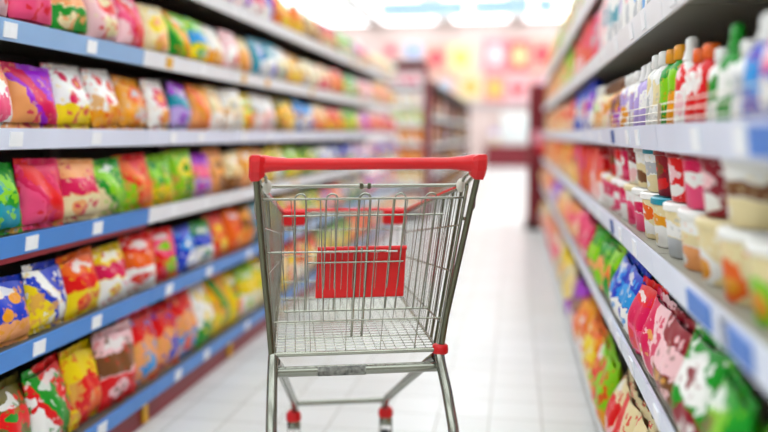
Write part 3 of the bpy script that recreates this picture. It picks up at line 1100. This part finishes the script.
cb(MB().tube([(0.004, 0.036, 0.814), (0.004, 0.044, 0.822)], 0.004, 10), 'latch', M_chr, seat)

# side panels
for s in (-1, 1):
    b = MB()
    b.tube([side(s, t / 8, 1) for t in range(9)], 0.0050, 8)
    b.tube([side(s, t / 8, 0) for t in range(9)], 0.0042, 8)
    for h in (0.16, 0.48, 0.76):
        b.tube([side(s, t / 8, h) for t in range(9)], 0.0023, 8)
    for i in range(1, 24):
        t = i / 24
        b.tube([side(s, t, 1), side(s, t, 0.0)], 0.0011, 6)
    b.tube([side(s, 0, 1), side(s, 0, 0)], 0.0045, 8)
    b.tube([side(s, 1, 1), side(s, 1, 0)], 0.0040, 8)
    cb(b, 'side_panel', M_chr)
    b = MB()
    for t in (0.09, 0.2, 0.33):
        b.tube([side(s, t, 1.0, 0.004), side(s, t * 0.9, 0.0, 0.004)], 0.0033, 8)
    cb(b, 'side_brace', M_dkw)

# far panel
b = MB()
b.tube([(-FT, FV, ZFT), (FT, FV, ZFT)], 0.0048, 8)
b.tube([(-FB, FV, ZFB), (FB, FV, ZFB)], 0.0042, 8)
for h in (0.2, 0.5, 0.8):
    z = ZFB + (ZFT - ZFB) * h
    w = FB + (FT - FB) * h
    b.tube([(-w, FV, z), (w, FV, z)], 0.0022, 8)
for i in range(1, 18):
    f = i / 18 * 2 - 1
    b.tube([(f * FT, FV, ZFT), (f * FB, FV, ZFB)], 0.0011, 6)
cb(b, 'front_panel', M_chr)

# basket floor grid
b = MB()
for i in range(0, 17):
    f = i / 16 * 2 - 1
    b.tube([(f * GB, 0, ZB), (f * FB, FV, ZFB)], 0.0014, 6)
for j in range(1, 24):
    t = j / 24
    w = GB + (FB - GB) * t
    z = ZB + (ZFB - ZB) * t - 0.003
    b.tube([(-w, FV * t, z), (w, FV * t, z)], 0.0026 if j % 6 == 0 else 0.0013, 6)
cb(b, 'basket_floor', M_chr)

# red bumper on the rim
b = MB()
pts = [side(1, 0.18 + 0.82 * t / 6, 1) + Vector((0.003, 0, 0.007)) for t in range(7)]
b.tube(pts, 0.0055, 8)
ptl = [side(-1, 0.18 + 0.82 * t / 6, 1) + Vector((-0.003, 0, 0.007)) for t in range(7)]
b.tube(ptl, 0.0055, 8)
b.tube([(-FT - 0.003, FV + 0.004, ZFT + 0.007), (FT + 0.003, FV + 0.004, ZFT + 0.007)], 0.0062, 8)
rb = cb(b, 'rim_bumper', M_red)
rb['label'] = 'red plastic rim bumper'
for s in (-1, 1):
    x0, x1 = sorted((s * 0.120, s * 0.192))
    cb(MB().box(x0, FV - 0.014, ZFT - 0.038, x1, FV + 0.014, ZFT + 0.010, 0.004), 'corner_block', M_red, cart, False)

# chassis
cz = 0.533
cb(MB().tube([(-0.198, 0.004, cz), (0.202, 0.004, cz)], 0.0125, 14), 'crossbar', M_steel)
cb(MB().tube([(-0.095, -0.0006, cz), (0.02, -0.0006, cz)], 0.0116, 14).map(lambda v: Vector((v.x, v.y - 0.002, v.z))), 'printed_label', M_lab)
cb(MB().tube([(-0.142, 0.612, 0.240), (0.142, 0.612, 0.240)], 0.0085, 12), 'crossbar', M_steel)
for s in (-1, 1):
    b = MB().tube([(s * 0.196, 0.012, 0.556), (s * 0.188, 0.06, 0.53), (s * 0.150, 0.59, 0.255), (s * 0.147, 0.632, 0.222), (s * 0.147, 0.643, 0.205)], 0.0125, 12)
    cb(b, 'base_rail', M_steel)
    # rear leg
    leg = [(s * 0.2, 0.0, 0.575), (s * 0.202, -0.02, 0.545), (s * 0.203, -0.09, 0.50), (s * 0.204, -0.155, 0.44), (s * 0.206, -0.19, 0.36), (s * 0.208, -0.20, 0.25), (s * 0.208, -0.20, 0.185)]
    cb(MB().tube(leg, 0.0125, 14), 'rear_leg', M_steel)
cb(MB().lathe([(0.013, -0.013), (0.019, -0.009), (0.020, 0.0), (0.019, 0.009), (0.013, 0.013)], 18).map(lambda v: Vector((v.x + 0.204, v.y + 0.0, v.z + 0.578))), 'leg_collar', M_red)


def castor(u, v):
    b = MB()
    b.lathe([(0.012, 0.150), (0.022, 0.148), (0.022, 0.165), (0.010, 0.185)], 16)
    for s in (-1, 1):
        pr = [(-0.018, 0.150), (0.020, 0.150), (0.012, 0.050), (-0.004, 0.048)]
        xs = (s * 0.019 - 0.0015, s * 0.019 + 0.0015)
        vs = [(x, a, c) for x in xs for a, c in pr]
        b.add(vs, [(0, 1, 2, 3), (7, 6, 5, 4), (0, 4, 5, 1), (1, 5, 6, 2), (2, 6, 7, 3), (3, 7, 4, 0)])
    b.tube([(-0.024, 0.004, 0.062), (0.024, 0.004, 0.062)], 0.005, 10)
    fork = MB()
    fork.v, fork.f = b.v, b.f
    fork.map(lambda q: Vector((q.x + u, q.y + v, q.z)))
    f_ = cb(fork, 'castor', M_steel)
    c = MB().lathe([(0.018, 0.172), (0.0245, 0.175), (0.0245, 0.193), (0.018, 0.203), (0.013, 0.207)], 20).map(lambda q: Vector((q.x + u, q.y + v, q.z)))
    cc = cb(c, 'collar', M_red, f_)
    w = MB()
    n_ = 28
    prof = [(0.046, -0.013), (0.058, -0.013), (0.062, -0.007), (0.062, 0.007), (0.058, 0.013), (0.046, 0.013), (0.044, 0.006), (0.012, 0.006), (0.012, -0.006), (0.044, -0.006)]
    vs, fs = [], []
    for k in range(n_):
        a = 2 * PI * k / n_
        for r_, x_ in prof:
            vs.append((x_ + u, r_ * math.cos(a) + v + 0.004, 0.0625 + r_ * math.sin(a)))
    m_ = len(prof)
    for k in range(n_):
        l = (k + 1) % n_
        for i in range(m_):
            j = (i + 1) % m_
            fs.append((k * m_ + i, k * m_ + j, l * m_ + j, l * m_ + i))
    w.add(vs, fs)
    cb(w, 'wheel', M_rub, f_)


for s in (-1, 1):
    castor(s * 0.151, 0.644)
    castor(s * 0.208, -0.20)
